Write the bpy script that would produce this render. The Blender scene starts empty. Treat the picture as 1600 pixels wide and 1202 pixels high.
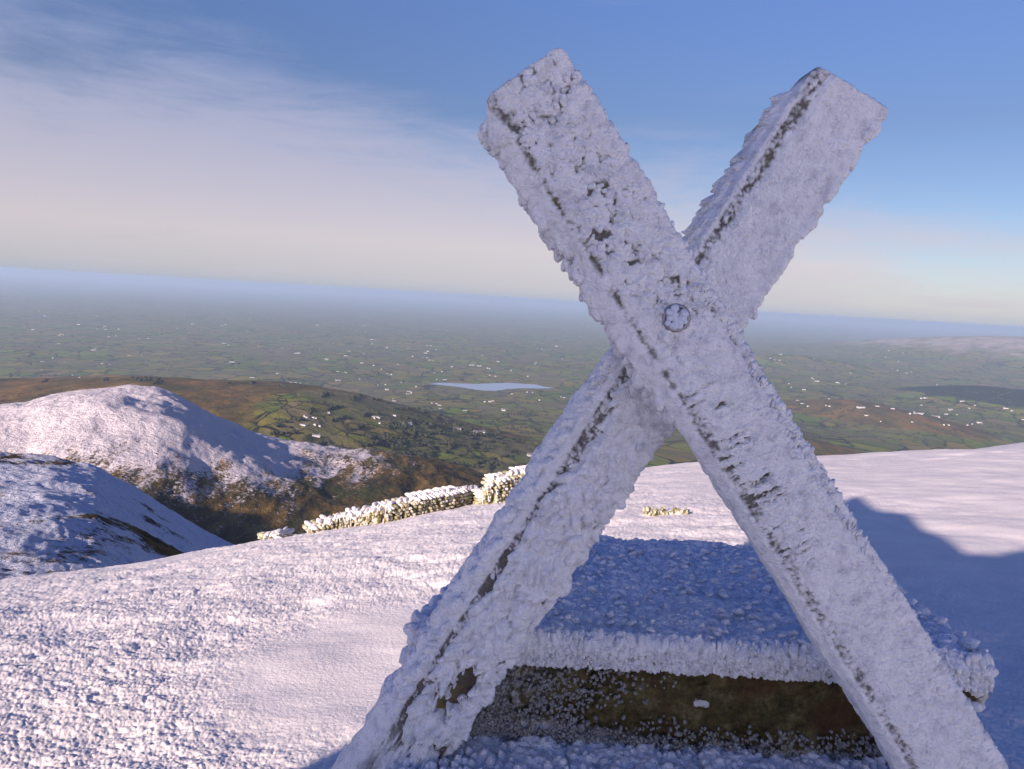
import bpy, math, random
import numpy as np
from mathutils import Vector, Matrix
random.seed(7); rng = np.random.default_rng(11)
S = bpy.context.scene; COL = S.collection
R = math.radians
E = 2.4                                     # eye height above the local ground
FP = 1210.0; PITCH = R(6.4); ROLL = R(3.33)
fw = np.array([0, math.cos(PITCH), -math.sin(PITCH)])
r0 = np.array([1., 0, 0]); u0 = np.array([0, math.sin(PITCH), math.cos(PITCH)])
RT = math.cos(ROLL)*r0 + math.sin(ROLL)*u0
UP = -math.sin(ROLL)*r0 + math.cos(ROLL)*u0
CAM = np.array([0, 0, E])
SUN_AZ = R(-142); SUN_EL = R(21)            # azimuth from +y towards +x
SD = np.array([math.sin(SUN_AZ)*math.cos(SUN_EL), math.cos(SUN_AZ)*math.cos(SUN_EL), math.sin(SUN_EL)])

def ray(px, py):
    d = fw*FP + RT*(px-800) + UP*(601-py)
    return d/np.linalg.norm(d)
def atY(px, py, Y):
    d = ray(px, py); return CAM + d*(Y/d[1])
def azdep(px, py):
    d = ray(px, py); return math.atan2(d[0], d[1]), -d[2]/math.hypot(d[0], d[1])

# ---------------------------------------------------------------- noise
def _h(ix, iy, seed):
    x = (ix.astype(np.int64)*374761393 + iy.astype(np.int64)*668265263 + seed*1442695041) & 0xffffffff
    x = ((x ^ (x >> 13))*1274126177) & 0xffffffff
    x = ((x ^ (x >> 16))*2246822519) & 0xffffffff
    return ((x ^ (x >> 15)) & 0xffffff)/float(0xffffff)
def vnoise(x, y, seed=0):
    ix = np.floor(x); iy = np.floor(y); fx = x-ix; fy = y-iy
    fx = fx*fx*fx*(fx*(fx*6-15)+10); fy = fy*fy*fy*(fy*(fy*6-15)+10)
    a = _h(ix, iy, seed); b = _h(ix+1, iy, seed); c = _h(ix, iy+1, seed); d = _h(ix+1, iy+1, seed)
    return (a*(1-fx)+b*fx)*(1-fy)+(c*(1-fx)+d*fx)*fy
def fbm(x, y, seed=0, o=4, g=.5):                # about -1..1
    s = 0; a = 1; t = 0
    for i in range(o):
        s = s+a*(vnoise(x, y, seed+i*17)*2-1); t += a; a *= g
        x, y = x*1.93*.8-y*1.93*.6+3.1, x*1.93*.6+y*1.93*.8+1.7
    return s/t*1.35
def domes(x, y, cell, seed, rmin=.45, rmax=.85):   # height field of packed round grains, 0..1
    X = x/cell; Y = y/cell; ix = np.floor(X); iy = np.floor(Y); h = np.zeros_like(X)
    for dx in (-1, 0, 1):
        for dy in (-1, 0, 1):
            jx = ix+dx; jy = iy+dy
            px = jx+_h(jx, jy, seed); py = jy+_h(jx, jy, seed+5)
            r = rmin+(rmax-rmin)*_h(jx, jy, seed+9)
            q = 1-((X-px)**2+(Y-py)**2)/(r*r)
            h = np.maximum(h, np.sqrt(np.maximum(q, 0))*r/rmax)
    return h
def ss(a, b, x):
    t = np.clip((x-a)/(b-a), 0, 1); return t*t*(3-2*t)

# ---------------------------------------------------------------- mesh helpers
def link(o, parent=None):
    COL.objects.link(o)
    if parent is not None: o.parent = parent
    return o
def mesh(name, V, Q, mat, parent=None, attrs=None, smooth=True, mats=None, midx=None):
    V = np.asarray(V, np.float32); Q = np.asarray(Q, np.int32); n = Q.shape[1]
    me = bpy.data.meshes.new(name)
    me.vertices.add(len(V)); me.vertices.foreach_set('co', V.ravel())
    me.loops.add(Q.size); me.loops.foreach_set('vertex_index', Q.ravel())
    me.polygons.add(len(Q)); me.polygons.foreach_set('loop_start', np.arange(0, Q.size, n, dtype=np.int32))
    me.polygons.foreach_set('use_smooth', np.full(len(Q), smooth))
    for m in (mats or [mat]): me.materials.append(m)
    if midx is not None: me.polygons.foreach_set('material_index', np.asarray(midx, np.int32))
    for k, a in (attrs or {}).items():
        at = me.attributes.new(k, 'FLOAT', 'POINT'); at.data.foreach_set('value', np.asarray(a, np.float32).ravel())
    me.update(calc_edges=True); me.validate()
    return link(bpy.data.objects.new(name, me), parent)
def gridq(nr, nc, wrap=False, flip=False):
    i = np.arange(nr-1)[:, None]; j = np.arange(nc if wrap else nc-1)[None, :]
    j2 = (j+1) % nc
    a = i*nc+j; b = i*nc+j2; c = (i+1)*nc+j2; d = (i+1)*nc+j
    q = np.stack([a, b, c, d], -1).reshape(-1, 4)
    return q[:, ::-1] if flip else q
def tag(o, label, cat=None, group=None, kind=None):
    o['label'] = label
    if cat: o['category'] = cat
    if group: o['group'] = group
    if kind: o['kind'] = kind
    return o
def empty(name, loc, label, cat, group=None):
    o = bpy.data.objects.new(name, None); o.location = loc; o.empty_display_size = .2
    link(o); return tag(o, label, cat, group)
def struct(o, label=None):
    o['kind'] = 'structure'
    if label: o['label'] = label
    return o
import bmesh
def ico(sub):
    bm = bmesh.new(); bmesh.ops.create_icosphere(bm, subdivisions=sub, radius=1)
    V = np.array([v.co[:] for v in bm.verts]); F = np.array([[v.index for v in f.verts] for f in bm.faces]); bm.free()
    return V, F
ICO = {1: ico(1), 2: ico(2), 3: ico(3)}
def blobs(P, A, B, C_, sub=2, jit=.15, seed=3, power=1.0, taper=0.0):
    """P centres (n,3); A,B,C_ half-axis vectors (n,3). Returns V,F triangles."""
    V0, F0 = ICO[sub]; n = len(P); m = len(V0)
    if power != 1: V0 = np.sign(V0)*np.abs(V0)**power; 
    rg = np.random.default_rng(seed)
    k = 1+jit*rg.standard_normal((n, m, 1)).clip(-2, 2)*.6
    W = V0[None]*k; W[..., 1:] = W[..., 1:]*(1-taper*W[..., 0:1])
    V = P[:, None]+W[..., 0:1]*A[:, None]+W[..., 1:2]*B[:, None]+W[..., 2:3]*C_[:, None]
    F = (F0[None]+(np.arange(n)*m)[:, None, None]).reshape(-1, 3)
    return V.reshape(-1, 3), F

# ---------------------------------------------------------------- materials
class MT:
    def __init__(s, name):
        s.m = bpy.data.materials.new(name); s.m.use_nodes = True; s.t = s.m.node_tree
        s.b = s.t.nodes['Principled BSDF']; s.co = s.t.nodes.new('ShaderNodeTexCoord').outputs['Object']
    def n(s, ty, **k):
        x = s.t.nodes.new(ty)
        for a, b in k.items():
            if a.startswith('_'): x.inputs[a[1:].replace('_', ' ')].default_value = b
            else: setattr(x, a, b)
        return x
    def L(s, a, b): s.t.links.new(a, b)
    def val(s, v, sock):
        if hasattr(v, 'node') or isinstance(v, bpy.types.NodeSocket): s.L(v, sock)
        elif v is not None: sock.default_value = v
    def mapped(s, scale, rot=(0, 0, 0), co=None):
        x = s.n('ShaderNodeMapping'); x.inputs['Scale'].default_value = scale; x.inputs['Rotation'].default_value = rot
        s.L(co or s.co, x.inputs[0]); return x.outputs[0]
    def noise(s, scale, detail=4, rough=.55, co=None, dist=0):
        x = s.n('ShaderNodeTexNoise', _Scale=scale, _Detail=detail, _Roughness=rough, _Distortion=dist)
        s.L(co or s.co, x.inputs['Vector']); return x.outputs['Fac']
    def vor(s, scale, co=None, feature='F1', out='Distance', rnd=1):
        x = s.n('ShaderNodeTexVoronoi', feature=feature, _Scale=scale, _Randomness=rnd); s.L(co or s.co, x.inputs['Vector']); return x.outputs[out]
    def ramp(s, f, stops):
        x = s.n('ShaderNodeValToRGB'); e = x.color_ramp.elements
        while len(e) < len(stops): e.new(.5)
        for q, (p, c) in zip(e, stops): q.position = p; q.color = (*c, 1) if len(c) == 3 else c
        s.L(f, x.inputs[0]); return x.outputs[0]
    def step(s, f, a, b, lo=0., hi=1.):
        x = s.n('ShaderNodeMapRange', interpolation_type='SMOOTHSTEP'); x.inputs[1].default_value = a; x.inputs[2].default_value = b
        x.inputs[3].default_value = lo; x.inputs[4].default_value = hi; s.L(f, x.inputs[0]); return x.outputs[0]
    def mix(s, f, a, b, mode='MIX'):
        x = s.n('ShaderNodeMix', data_type='RGBA', blend_type=mode)
        s.val(f, x.inputs[0])
        for v, k in ((a, 6), (b, 7)):
            if isinstance(v, tuple): v = (*v[:3], 1)
            s.val(v, x.inputs[k])
        return x.outputs[2]
    def math(s, op, a, b=0., clamp=False):
        x = s.n('ShaderNodeMath', operation=op, use_clamp=clamp); s.val(a, x.inputs[0]); s.val(b, x.inputs[1]); return x.outputs[0]
    def attr(s, name): return s.n('ShaderNodeAttribute', attribute_name=name).outputs['Fac']
    def bump(s, h, dist, strength=1., prev=None):
        x = s.n('ShaderNodeBump', _Distance=dist, _Strength=strength); s.L(h, x.inputs['Height'])
        if prev: s.L(prev, x.inputs['Normal'])
        return x.outputs[0]
    def out(s, col=None, rough=.8, nrm=None, sss=0, radius=None, spec=.3, sscale=.02):
        s.val((*col[:3], 1) if isinstance(col, tuple) else col, s.b.inputs['Base Color'])
        s.val(rough, s.b.inputs['Roughness']); s.b.inputs['Specular IOR Level'].default_value = spec
        if nrm: s.L(nrm, s.b.inputs['Normal'])
        if sss: s.b.inputs['Subsurface Weight'].default_value = sss; s.b.inputs['Subsurface Radius'].default_value = radius; s.b.inputs['Subsurface Scale'].default_value = sscale
        return s.m

def mat_rime():
    m = MT('rime'); th = m.attr('rime')
    n1 = m.noise(90, 5, .6); n2 = m.vor(220)
    white = m.ramp(m.noise(34, 6, .72), [(.34, (.60, .61, .64)), (.48, (.82, .82, .83)), (.60, (.89, .89, .89))])
    wood = m.mix(m.noise(30, 4), (.06, .055, .045), (.22, .20, .17))
    moss = m.step(m.noise(11, 3), .56, .64)
    wood = m.mix(m.math('MULTIPLY', moss, .6), wood, (.13, .12, .045))
    f = m.math('ADD', th, m.math('MULTIPLY', m.math('SUBTRACT', m.noise(160, 3), .5), .5))
    cover = m.step(f, .05, .85)
    c = m.mix(cover, wood, white)
    b = m.bump(n2, .002, 1, m.bump(n1, .005, 1))
    return m.out(c, .55, b, spec=.35)
def mat_wood():
    m = MT('weathered_wood'); co = m.mapped((1, 1, 1))
    g = m.noise(60, 5, .6)
    c = m.mix(g, (.045, .035, .025), (.17, .14, .10)); c = m.mix(m.step(m.noise(9, 3), .5, .62), c, (.17, .15, .05))
    return m.out(c, .85, m.bump(m.noise(120, 4), .004))
def mat_snow(name='snow', scale=1.):
    m = MT(name)
    c = m.ramp(m.noise(2.2, 5), [(.35, (.75, .70, .65)), (.65, (.83, .775, .715))])
    dirt = m.attr('bare')
    c = m.mix(m.step(dirt, .4, .7), c, m.mix(m.noise(30, 4), (.16, .14, .10), (.42, .40, .34)))
    b = m.bump(m.noise(28*scale, 5, .65), .02, .5, m.bump(m.vor(38*scale), .004, .3))
    return m.out(c, .6, b, spec=.25)
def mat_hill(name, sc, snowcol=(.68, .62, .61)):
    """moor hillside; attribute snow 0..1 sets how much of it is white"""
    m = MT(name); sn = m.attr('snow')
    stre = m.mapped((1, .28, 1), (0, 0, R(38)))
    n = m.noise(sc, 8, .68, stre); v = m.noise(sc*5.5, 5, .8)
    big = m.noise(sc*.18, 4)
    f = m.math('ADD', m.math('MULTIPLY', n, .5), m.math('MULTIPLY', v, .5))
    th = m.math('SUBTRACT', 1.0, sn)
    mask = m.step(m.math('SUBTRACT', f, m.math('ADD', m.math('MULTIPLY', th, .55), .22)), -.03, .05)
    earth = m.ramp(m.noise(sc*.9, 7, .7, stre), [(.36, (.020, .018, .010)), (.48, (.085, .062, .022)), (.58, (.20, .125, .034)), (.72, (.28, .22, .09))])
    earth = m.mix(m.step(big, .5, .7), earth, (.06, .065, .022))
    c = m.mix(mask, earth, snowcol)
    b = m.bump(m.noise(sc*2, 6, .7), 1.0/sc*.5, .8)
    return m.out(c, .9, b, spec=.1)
def mat_plain(name='farmland', vs=.0078):
    m = MT(name); moor = m.attr('moor')
    w = m.n('ShaderNodeTexNoise', _Scale=.003, _Detail=4); m.L(m.co, w.inputs['Vector'])
    va = m.n('ShaderNodeVectorMath', operation='SCALE'); m.L(w.outputs['Color'], va.inputs[0]); va.inputs[3].default_value = 260
    vb = m.n('ShaderNodeVectorMath', operation='ADD'); m.L(m.co, vb.inputs[0]); m.L(va.outputs[0], vb.inputs[1])
    co = m.mapped((1, .62, 0), (0, 0, R(24)), vb.outputs[0])
    cellc = m.vor(vs, co, out='Color'); edge = m.vor(vs, co, 'DISTANCE_TO_EDGE')
    sp = m.n('ShaderNodeSeparateColor'); m.L(cellc, sp.inputs[0])
    field = m.ramp(sp.outputs[0], [(0, (.085, .14, .012)), (.25, (.15, .22, .016)), (.45, (.23, .235, .024)), (.62, (.26, .20, .035)), (.8, (.10, .14, .018)), (1, (.29, .22, .08))])
    field = m.mix(m.math('MULTIPLY', m.noise(.004, 6, .7), .5), field, (.11, .12, .045))
    hedge = m.math('MULTIPLY', m.step(edge, .075, .02), m.step(m.noise(.006, 4), .32, .5))
    c = m.mix(hedge, field, (.016, .022, .010))
    rough = m.step(m.noise(.0017, 8, .8), .44, .58)
    c = m.mix(m.math('MULTIPLY', rough, .7), c, m.mix(m.noise(.012, 5), (.06, .068, .035), (.24, .19, .11)))
    heath = m.ramp(m.noise(.009, 8, .75, m.mapped((1, .5, 1), (0, 0, R(30)))), [(.32, (.035, .036, .014)), (.48, (.11, .085, .026)), (.6, (.21, .12, .034)), (.78, (.24, .18, .065))])
    c = m.mix(m.step(m.math('ADD', moor, m.math('MULTIPLY', m.math('SUBTRACT', m.noise(.005, 6, .7), .5), .9)), .42, .58), c, heath)
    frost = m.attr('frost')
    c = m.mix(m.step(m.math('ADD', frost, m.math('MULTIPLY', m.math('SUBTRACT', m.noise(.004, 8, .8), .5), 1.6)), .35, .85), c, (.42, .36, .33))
    c = m.mix(m.step(m.math('ADD', m.attr('wood'), m.math('MULTIPLY', m.math('SUBTRACT', m.noise(.006, 5, .7), .5), .5)), .38, .5), c, (.022, .032, .022))
    b = m.bump(m.noise(.02, 6, .7), 14, .7)
    return m.out(c, .95, b, spec=.05)
def mat_simple(name, a, b_, sc, bumpd=.01, rough=.85, bs=None):
    m = MT(name); c = m.mix(m.noise(sc, 5, .6), a, b_)
    return m.out(c, rough, m.bump(m.noise(bs or sc*2, 5, .6), bumpd, .8))
def mat_stone_face():
    m = MT('mossy_stone'); sn = m.attr('rime')
    c = m.ramp(m.noise(22, 7, .7), [(.3, (.03, .024, .010)), (.5, (.10, .08, .028)), (.7, (.24, .20, .09))])
    c = m.mix(m.step(m.noise(5, 4), .5, .65), c, (.10, .055, .022))
    f = m.math('ADD', sn, m.math('MULTIPLY', m.math('SUBTRACT', m.noise(45, 5, .7), .5), .9))
    c = m.mix(m.step(f, .35, .8), c, (.66, .67, .66))
    return m.out(c, .8, m.bump(m.vor(70), .006, .8, m.bump(m.noise(60, 5, .7), .012, .8)))
def mat_lichen():
    m = MT('lichen_stone')
    c = m.ramp(m.noise(9, 5, .7), [(.35, (.19, .175, .075)), (.48, (.34, .31, .16)), (.58, (.62, .59, .50))])
    return m.out(c, .85, m.bump(m.noise(40, 4), .02))
RIME = mat_rime(); WOOD = mat_wood(); SNOW = mat_snow(); PLAIN = mat_plain(); FOOT = mat_plain('foothill_fields', .019); STONE = mat_stone_face(); LICHEN = mat_lichen()
ICE = MT('clear_ice').out((.62, .66, .74), .25, None, spec=.6)
METAL = mat_simple('galvanised_steel', (.25, .25, .26), (.4, .4, .42), 60, .002, .5)
METAL.node_tree.nodes['Principled BSDF'].inputs['Metallic'].default_value = .7

# ---------------------------------------------------------------- camera, sun, sky
cd = bpy.data.cameras.new('camera'); cam = link(bpy.data.objects.new('camera', cd)); S.camera = cam
cd.sensor_width = 36; cd.lens = 36*FP/1600; cd.clip_start = .05; cd.clip_end = 400000
M = Matrix(((RT[0], UP[0], -fw[0], 0), (RT[1], UP[1], -fw[1], 0), (RT[2], UP[2], -fw[2], E), (0, 0, 0, 1)))
cam.matrix_world = M
ld = bpy.data.lights.new('sun', 'SUN'); ld.energy = 5.0; ld.angle = R(.55); ld.color = (1, .81, .73)
sun = link(bpy.data.objects.new('sun', ld)); sun.rotation_euler = Vector(SD).to_track_quat('Z', 'Y').to_euler(); sun.location = (0, 0, 30)

w = bpy.data.worlds.new('World'); S.world = w; w.use_nodes = True; nt = w.node_tree
bg = nt.nodes['Background']; sky = nt.nodes.new('ShaderNodeTexSky'); sky.sky_type = 'NISHITA'; sky.sun_disc = False
sky.sun_elevation = SUN_EL; sky.sun_rotation = SUN_AZ; sky.altitude = 700; sky.air_density = 1.0; sky.dust_density = .6; sky.ozone_density = 2.2
bg.inputs['Strength'].default_value = .072
class WT(MT):
    def __init__(s): s.t = nt; s.co = nt.nodes.new('ShaderNodeTexCoord').outputs['Generated']
W = WT()
sx = W.n('ShaderNodeSeparateXYZ'); W.L(W.co, sx.inputs[0])
el = sx.outputs[2]
band = W.mapped((1.2, 1.2, 5.5), (R(-3), R(9), 0))
wis = W.noise(1.6, 7, .62, band, .6)
fine = W.noise(4.5, 8, .7, W.mapped((1, 1, 7), (R(8), R(-14), 0)), .8)
# thin high cloud: dense low down, breaking into wisps higher up and towards the left
elx = W.math('ADD', el, W.math('MULTIPLY', sx.outputs[0], .16))
low = W.math('MULTIPLY', W.step(elx, .30, .05), 1.0)
amt = W.math('ADD', low, W.math('MULTIPLY', W.math('SUBTRACT', wis, .5), 1.5))
amt = W.math('ADD', amt, W.math('MULTIPLY', W.math('SUBTRACT', fine, .5), .9))
veil = W.math('MULTIPLY', W.step(amt, .12, 1.0, 0, .78), W.step(el, .75, .4))
cloudc = W.ramp(el, [(.0, (4.1, 4.5, 5.5)), (.015, (5.2, 5.0, 5.7)), (.06, (6.5, 5.6, 5.9)), (.25, (3.35, 3.8, 5.8))])
# low sky behind the camera boosted and whitened to fill the shaded posts
glow = W.mix(W.step(sx.outputs[1], .05, -.75), (1, 1, 1), (4.9, 4.5, 4.4)); cloudc = W.mix(1.0, cloudc, glow, 'MULTIPLY')
tint = W.mix(1.0, sky.outputs[0], W.ramp(el, [(0, (.78, .77, .90)), (.22, (.74, .72, .87)), (.45, (.98, 1.05, 1.50)), (.75, (.12, .34, 1.15))]), 'MULTIPLY')
W.L(W.mix(veil, tint, cloudc), bg.inputs[0])

# ---------------------------------------------------------------- near snow slope
def interp_az(pts):
    a = sorted(azdep(x, y) for x, y in pts); A = np.array([p[0] for p in a]); D = np.array([p[1] for p in a])
    return lambda az: np.interp(az, A, D)
crest = interp_az([(-500, 1010), (-250, 950), (0, 908), (100, 897), (200, 884), (300, 868), (370, 857), (430, 845), (490, 836), (600, 811), (700, 790), (760, 779), (830, 764), (950, 742), (1060, 724), (1180, 716), (1290, 711), (1400, 704), (1500, 695), (1600, 687), (1900, 668)])
def crest_s(az):
    return sum(crest(az+k*.02) for k in (-2, -1, 0, 1, 2))/5
def near_base(x, y):
    r = np.hypot(x, y); az = np.arctan2(x, y)
    T = crest_s(np.clip(az, -1.0, 1.0))
    back = ss(1.0, 2.2, np.abs(az)); T = T*(1-back)+.12*back
    a = T*T/(4*E); rc = 2*E/T
    z = -a*r*r
    lin = -a*(rc*1.5)**2-2*a*rc*1.5*(r-rc*1.5)
    z = np.where(r > rc*1.5, lin, z)
    return np.maximum(z, -260-.02*r)
def near_hit(px, py):
    d = ray(px, py); h = d/math.hypot(d[0], d[1]); r = 1.5
    while r < 60:
        p = CAM+h*r
        if p[2] <= float(near_base(np.array(p[0]), np.array(p[1]))): return p
        r *= 1.004
    return CAM+h*30
def near_detail(x, y):
    r = np.hypot(x, y); f = np.clip(r/6, .6, 3)
    rough = ss(-.35, .35, fbm(x*.22+5, y*.22, 31, 3))
    # smooth drifts: beside the left post and right of the stile
    drift = np.exp(-(((x+1.0)/.8)**2+((y-5.6)/1.1)**2)); right = ss(1.5, 4.5, x-.05*y)
    k = np.clip(rough*.7+.5-drift*1.1-right*.6, .05, 1.1)
    ca, sa = math.cos(.5), math.sin(.5); X = x*ca+y*sa; Y = (-x*sa+y*ca)
    h = .0085*domes(X*.75, Y*1.15, .033, 1)+.008*domes(X, Y, .019, 2)*(r < 9)+.008*domes(X, Y*1.2, .075, 4, .3, .8)
    h = h+.012*domes(X*.8, Y*1.15, .13, 3, .3, .75)*ss(.2, .9, fbm(x*.9, y*.9, 77, 3)*.5+.6)
    h = h*k*.85
    h = h+.045*fbm(x*.6, y*.9, 41, 4)+.022*fbm(X*2.2, Y*3.5, 51, 3)*k
    pit = ss(.50, .68, fbm(x*1.7, y*2.6, 61, 3))
    return h-.03*pit*k*.35
def near_z(x, y): return near_base(x, y)+near_detail(x, y)*ss(90, 30, np.hypot(x, y))
az = np.concatenate([np.linspace(-math.pi, -1.1, 60)[:-1], np.linspace(-1.1, -.62, 120)[:-1], np.linspace(-.62, .62, 1150), np.linspace(.62, 1.1, 120)[1:], np.linspace(1.1, math.pi, 60)[1:]])
rr = np.concatenate([[.05], np.linspace(.6, 3.2, 50), 3.2+np.cumsum(np.full(620, 1.0)*np.interp(np.arange(620), [0, 250, 450, 620], [.0068, .014, .05, .12])), np.geomspace(50, 1100, 50)])
rr = np.unique(rr)
RR, AZ = np.meshgrid(rr, az, indexing='ij'); X = RR*np.sin(AZ); Y = RR*np.cos(AZ)
Z = near_z(X, Y)
bare = np.where(fbm(X*.5, Y*1.8, 91, 4) > .62, .3, 0)+0*X
g = mesh('snow_slope', np.stack([X, Y, Z], -1).reshape(-1, 3), gridq(len(rr), len(az)), SNOW, attrs={'bare': bare})
struct(g, 'sunlit rime-crusted snow slope falling away round the stile')

# ---------------------------------------------------------------- hills
HIT = {}
def hill(name, pts, mat, azr, rr, front, back, noisef, attrf, label, naz=500):
    """pts: (px, py, crest distance). front/back: fall-off terms below the sight line."""
    P = sorted([(azdep(x, y)+(r,)) for x, y, r in pts]); A = np.array([p[0] for p in P]); T = np.array([p[1] for p in P]); RC = np.array([p[2] for p in P])
    az = np.linspace(azr[0], azr[1], naz); dense = np.interp(az, A, T)
    ker = np.hanning(13); ker /= ker.sum(); Ts = np.convolve(np.pad(dense, 6, 'edge'), ker, 'valid'); rc = np.interp(az, A, RC)
    RRr, AZ = np.meshgrid(rr, az, indexing='ij'); t = RRr
    rcg = rc[None]*np.ones_like(t); r = t*rcg
    z = E-r*Ts[None]
    z = z-np.where(t < 1, front(t, rcg), back(t, rcg))
    X = r*np.sin(AZ); Y = r*np.cos(AZ); z = z+noisef(X, Y, t, rcg)
    at = attrf(X, Y, z, t, AZ)
    o = mesh(name, np.stack([X, Y, z], -1).reshape(-1, 3), gridq(len(rr), naz), mat, attrs=at)
    def hit(px, py):
        a, dp = azdep(px, py); j = int(np.clip(np.searchsorted(az, a), 0, naz-1)); tn = (E-z[:, j])/r[:, j]
        k = np.where((tn <= dp) & (t[:, j] <= 1.02))[0]
        if len(k) == 0 or k[0] == 0: return None
        return np.array([X[k[0], j], Y[k[0], j], z[k[0], j]])
    HIT[name] = hit
    return struct(o, label)
azp = lambda x, y=700: azdep(x, y)[0]
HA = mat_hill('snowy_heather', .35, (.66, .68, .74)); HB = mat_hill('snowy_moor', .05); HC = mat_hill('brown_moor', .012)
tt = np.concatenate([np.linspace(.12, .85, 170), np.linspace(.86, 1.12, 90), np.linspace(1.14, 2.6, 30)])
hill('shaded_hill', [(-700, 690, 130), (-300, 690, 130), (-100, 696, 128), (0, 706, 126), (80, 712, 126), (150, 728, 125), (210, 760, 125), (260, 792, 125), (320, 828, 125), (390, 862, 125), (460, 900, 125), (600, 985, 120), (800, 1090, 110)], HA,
     (azp(-600), azp(800)), tt, lambda t, rc: .06*(1-t)*rc, lambda t, rc: .12*(t-1)*rc+.25*(t-1)**2*rc,
     lambda x, y, t, rc: 0.75*fbm(x*.05, y*.05, 7, 4)*ss(0, .1, np.abs(t-1)+.02)+.22*fbm(x*.35, y*.35, 9, 4)+.10*fbm(x*1.5, y*1.5, 19, 3),
     lambda x, y, z, t, a: {'snow': np.clip(.96-.46*ss(.0, .4, fbm(x*.045+y*.02, y*.03-x*.03, 3, 4))-.40*ss(.75, .3, t), 0, 1)},
     'steep snow hillside in blue shade below the near slope')
def Bsnow(x, y, z, t, a):
    pxa = np.interp(a, [azp(0), azp(300), azp(430), azp(560), azp(700)], [.98, .92, .76, .46, .20])
    low = np.interp(t, [.5, .63, .76, .92], [.12, .52, .80, .99])
    return {'snow': np.clip(pxa*low+.14*fbm(x*.006, y*.006, 5, 4), 0, 1)}
hill('snowy_hill', [(-700, 668, 1200), (-300, 650, 1200), (-100, 634, 1200), (0, 632, 1200), (40, 630, 1200), (75, 618, 1190), (130, 607, 1180), (190, 607, 1170), (250, 612, 1160), (290, 628, 1150), (330, 648, 1140), (400, 676, 1120), (450, 689, 1120), (520, 699, 1150), (600, 708, 1150), (680, 722, 1150), (740, 738, 1150), (790, 762, 1120), (850, 800, 1080), (950, 850, 1000), (1200, 960, 900)], HB,
     (azp(-600), azp(1200)), tt[tt > .35], lambda t, rc: .48*(t-1)**2*rc, lambda t, rc: .5*(t-1)**2*rc,
     lambda x, y, t, rc: 16*fbm(x*.0045+y*.002, y*.006, 21, 5)*ss(0, .12, np.abs(t-1)+.015)+3.2*fbm(x*.03, y*.018, 23, 5)+1.0*fbm(x*.12, y*.08, 24, 3),
     Bsnow, 'rounded hill white on top and brown moor towards its foot', 800)
hill('brown_moor', [(-700, 588, 2900), (-300, 592, 2900), (0, 592, 2800), (100, 592, 2800), (230, 589, 2700), (330, 593, 2700), (420, 599, 2650), (495, 604, 2650), (553, 614, 2650), (640, 636, 2650), (740, 664, 2600), (850, 690, 2500), (1000, 740, 2400)], FOOT,
     (azp(-600), azp(1000)), tt[(tt > .45) & (tt < 1.9)], lambda t, rc: .33*(t-1)**2*rc, lambda t, rc: .35*(t-1)**2*rc,
     lambda x, y, t, rc: 18*fbm(x*.0022, y*.0022, 27, 5)*ss(0, .1, np.abs(t-1)+.01)+3*fbm(x*.012, y*.012, 28, 4),
     lambda x, y, z, t, a: {'moor': 1.0-.70*ss(.93, .80, t+.05*fbm(x*.004, y*.004, 33, 4))*ss(azp(250), azp(480), a)-.35*ss(azp(500), azp(620), a), 'frost': 0*x}, 'brown heather moor ridge behind the snowy hill', 500)

# unseen spur added out of frame left, sized to throw shade into the gully
shv = np.array([-SD[0], -SD[1]])/math.hypot(SD[0], SD[1]); pev = np.array([shv[1], -shv[0]])
pg, qg = np.meshgrid(np.linspace(-860, -330, 110), np.linspace(-800, 200, 110), indexing='ij')
hs = -280+335*np.exp(-((pg+575)/115)**4)*np.exp(-((qg+300)/190)**2)+14*fbm(pg*.02, qg*.02, 71, 5)
V = np.stack([pev[0]*pg+shv[0]*qg, pev[1]*pg+shv[1]*qg, hs], -1).reshape(-1, 3)
struct(mesh('shade_spur', V, gridq(110, 110), HB, attrs={'snow': np.full(len(V), .9)}), 'snowy spur added unseen left of the view to shade the gully')

# ---------------------------------------------------------------- plain
def bump_at(px, r, sx_, sy_, h):
    a = azp(px, 600); cx, cy = r*math.sin(a), r*math.cos(a)
    def f(x, y):
        dx = (x-cx)*math.cos(a)-(y-cy)*math.sin(a); dy = (x-cx)*math.sin(a)+(y-cy)*math.cos(a)
        return h*np.exp(-(dx/sx_)**2-(dy/sy_)**2)
    return f
MOORS = [bump_at(1330, 5100, 420, 420, 95), bump_at(1450, 4700, 330, 300, 62), bump_at(1240, 3050, 300, 300, 70), bump_at(670, 2480, 150, 170, 42), bump_at(790, 2050, 160, 120, 20), bump_at(90, 4300, 600, 300, 70), bump_at(250, 4100, 350, 260, 60)]
DARKS = [bump_at(1530, 7000, 620, 500, 105), bump_at(1690, 6600, 500, 500, 120)]
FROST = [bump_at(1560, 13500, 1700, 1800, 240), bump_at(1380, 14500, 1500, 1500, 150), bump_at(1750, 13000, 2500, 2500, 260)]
GREEN = [bump_at(1230, 9500, 900, 900, 120), bump_at(800, 2500, 300, 200, 25)]
LAKE = atY(775, 604, 1000); LK = azdep(775, 604); LR = 606/LK[1]
LZ = -600-3.5
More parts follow.
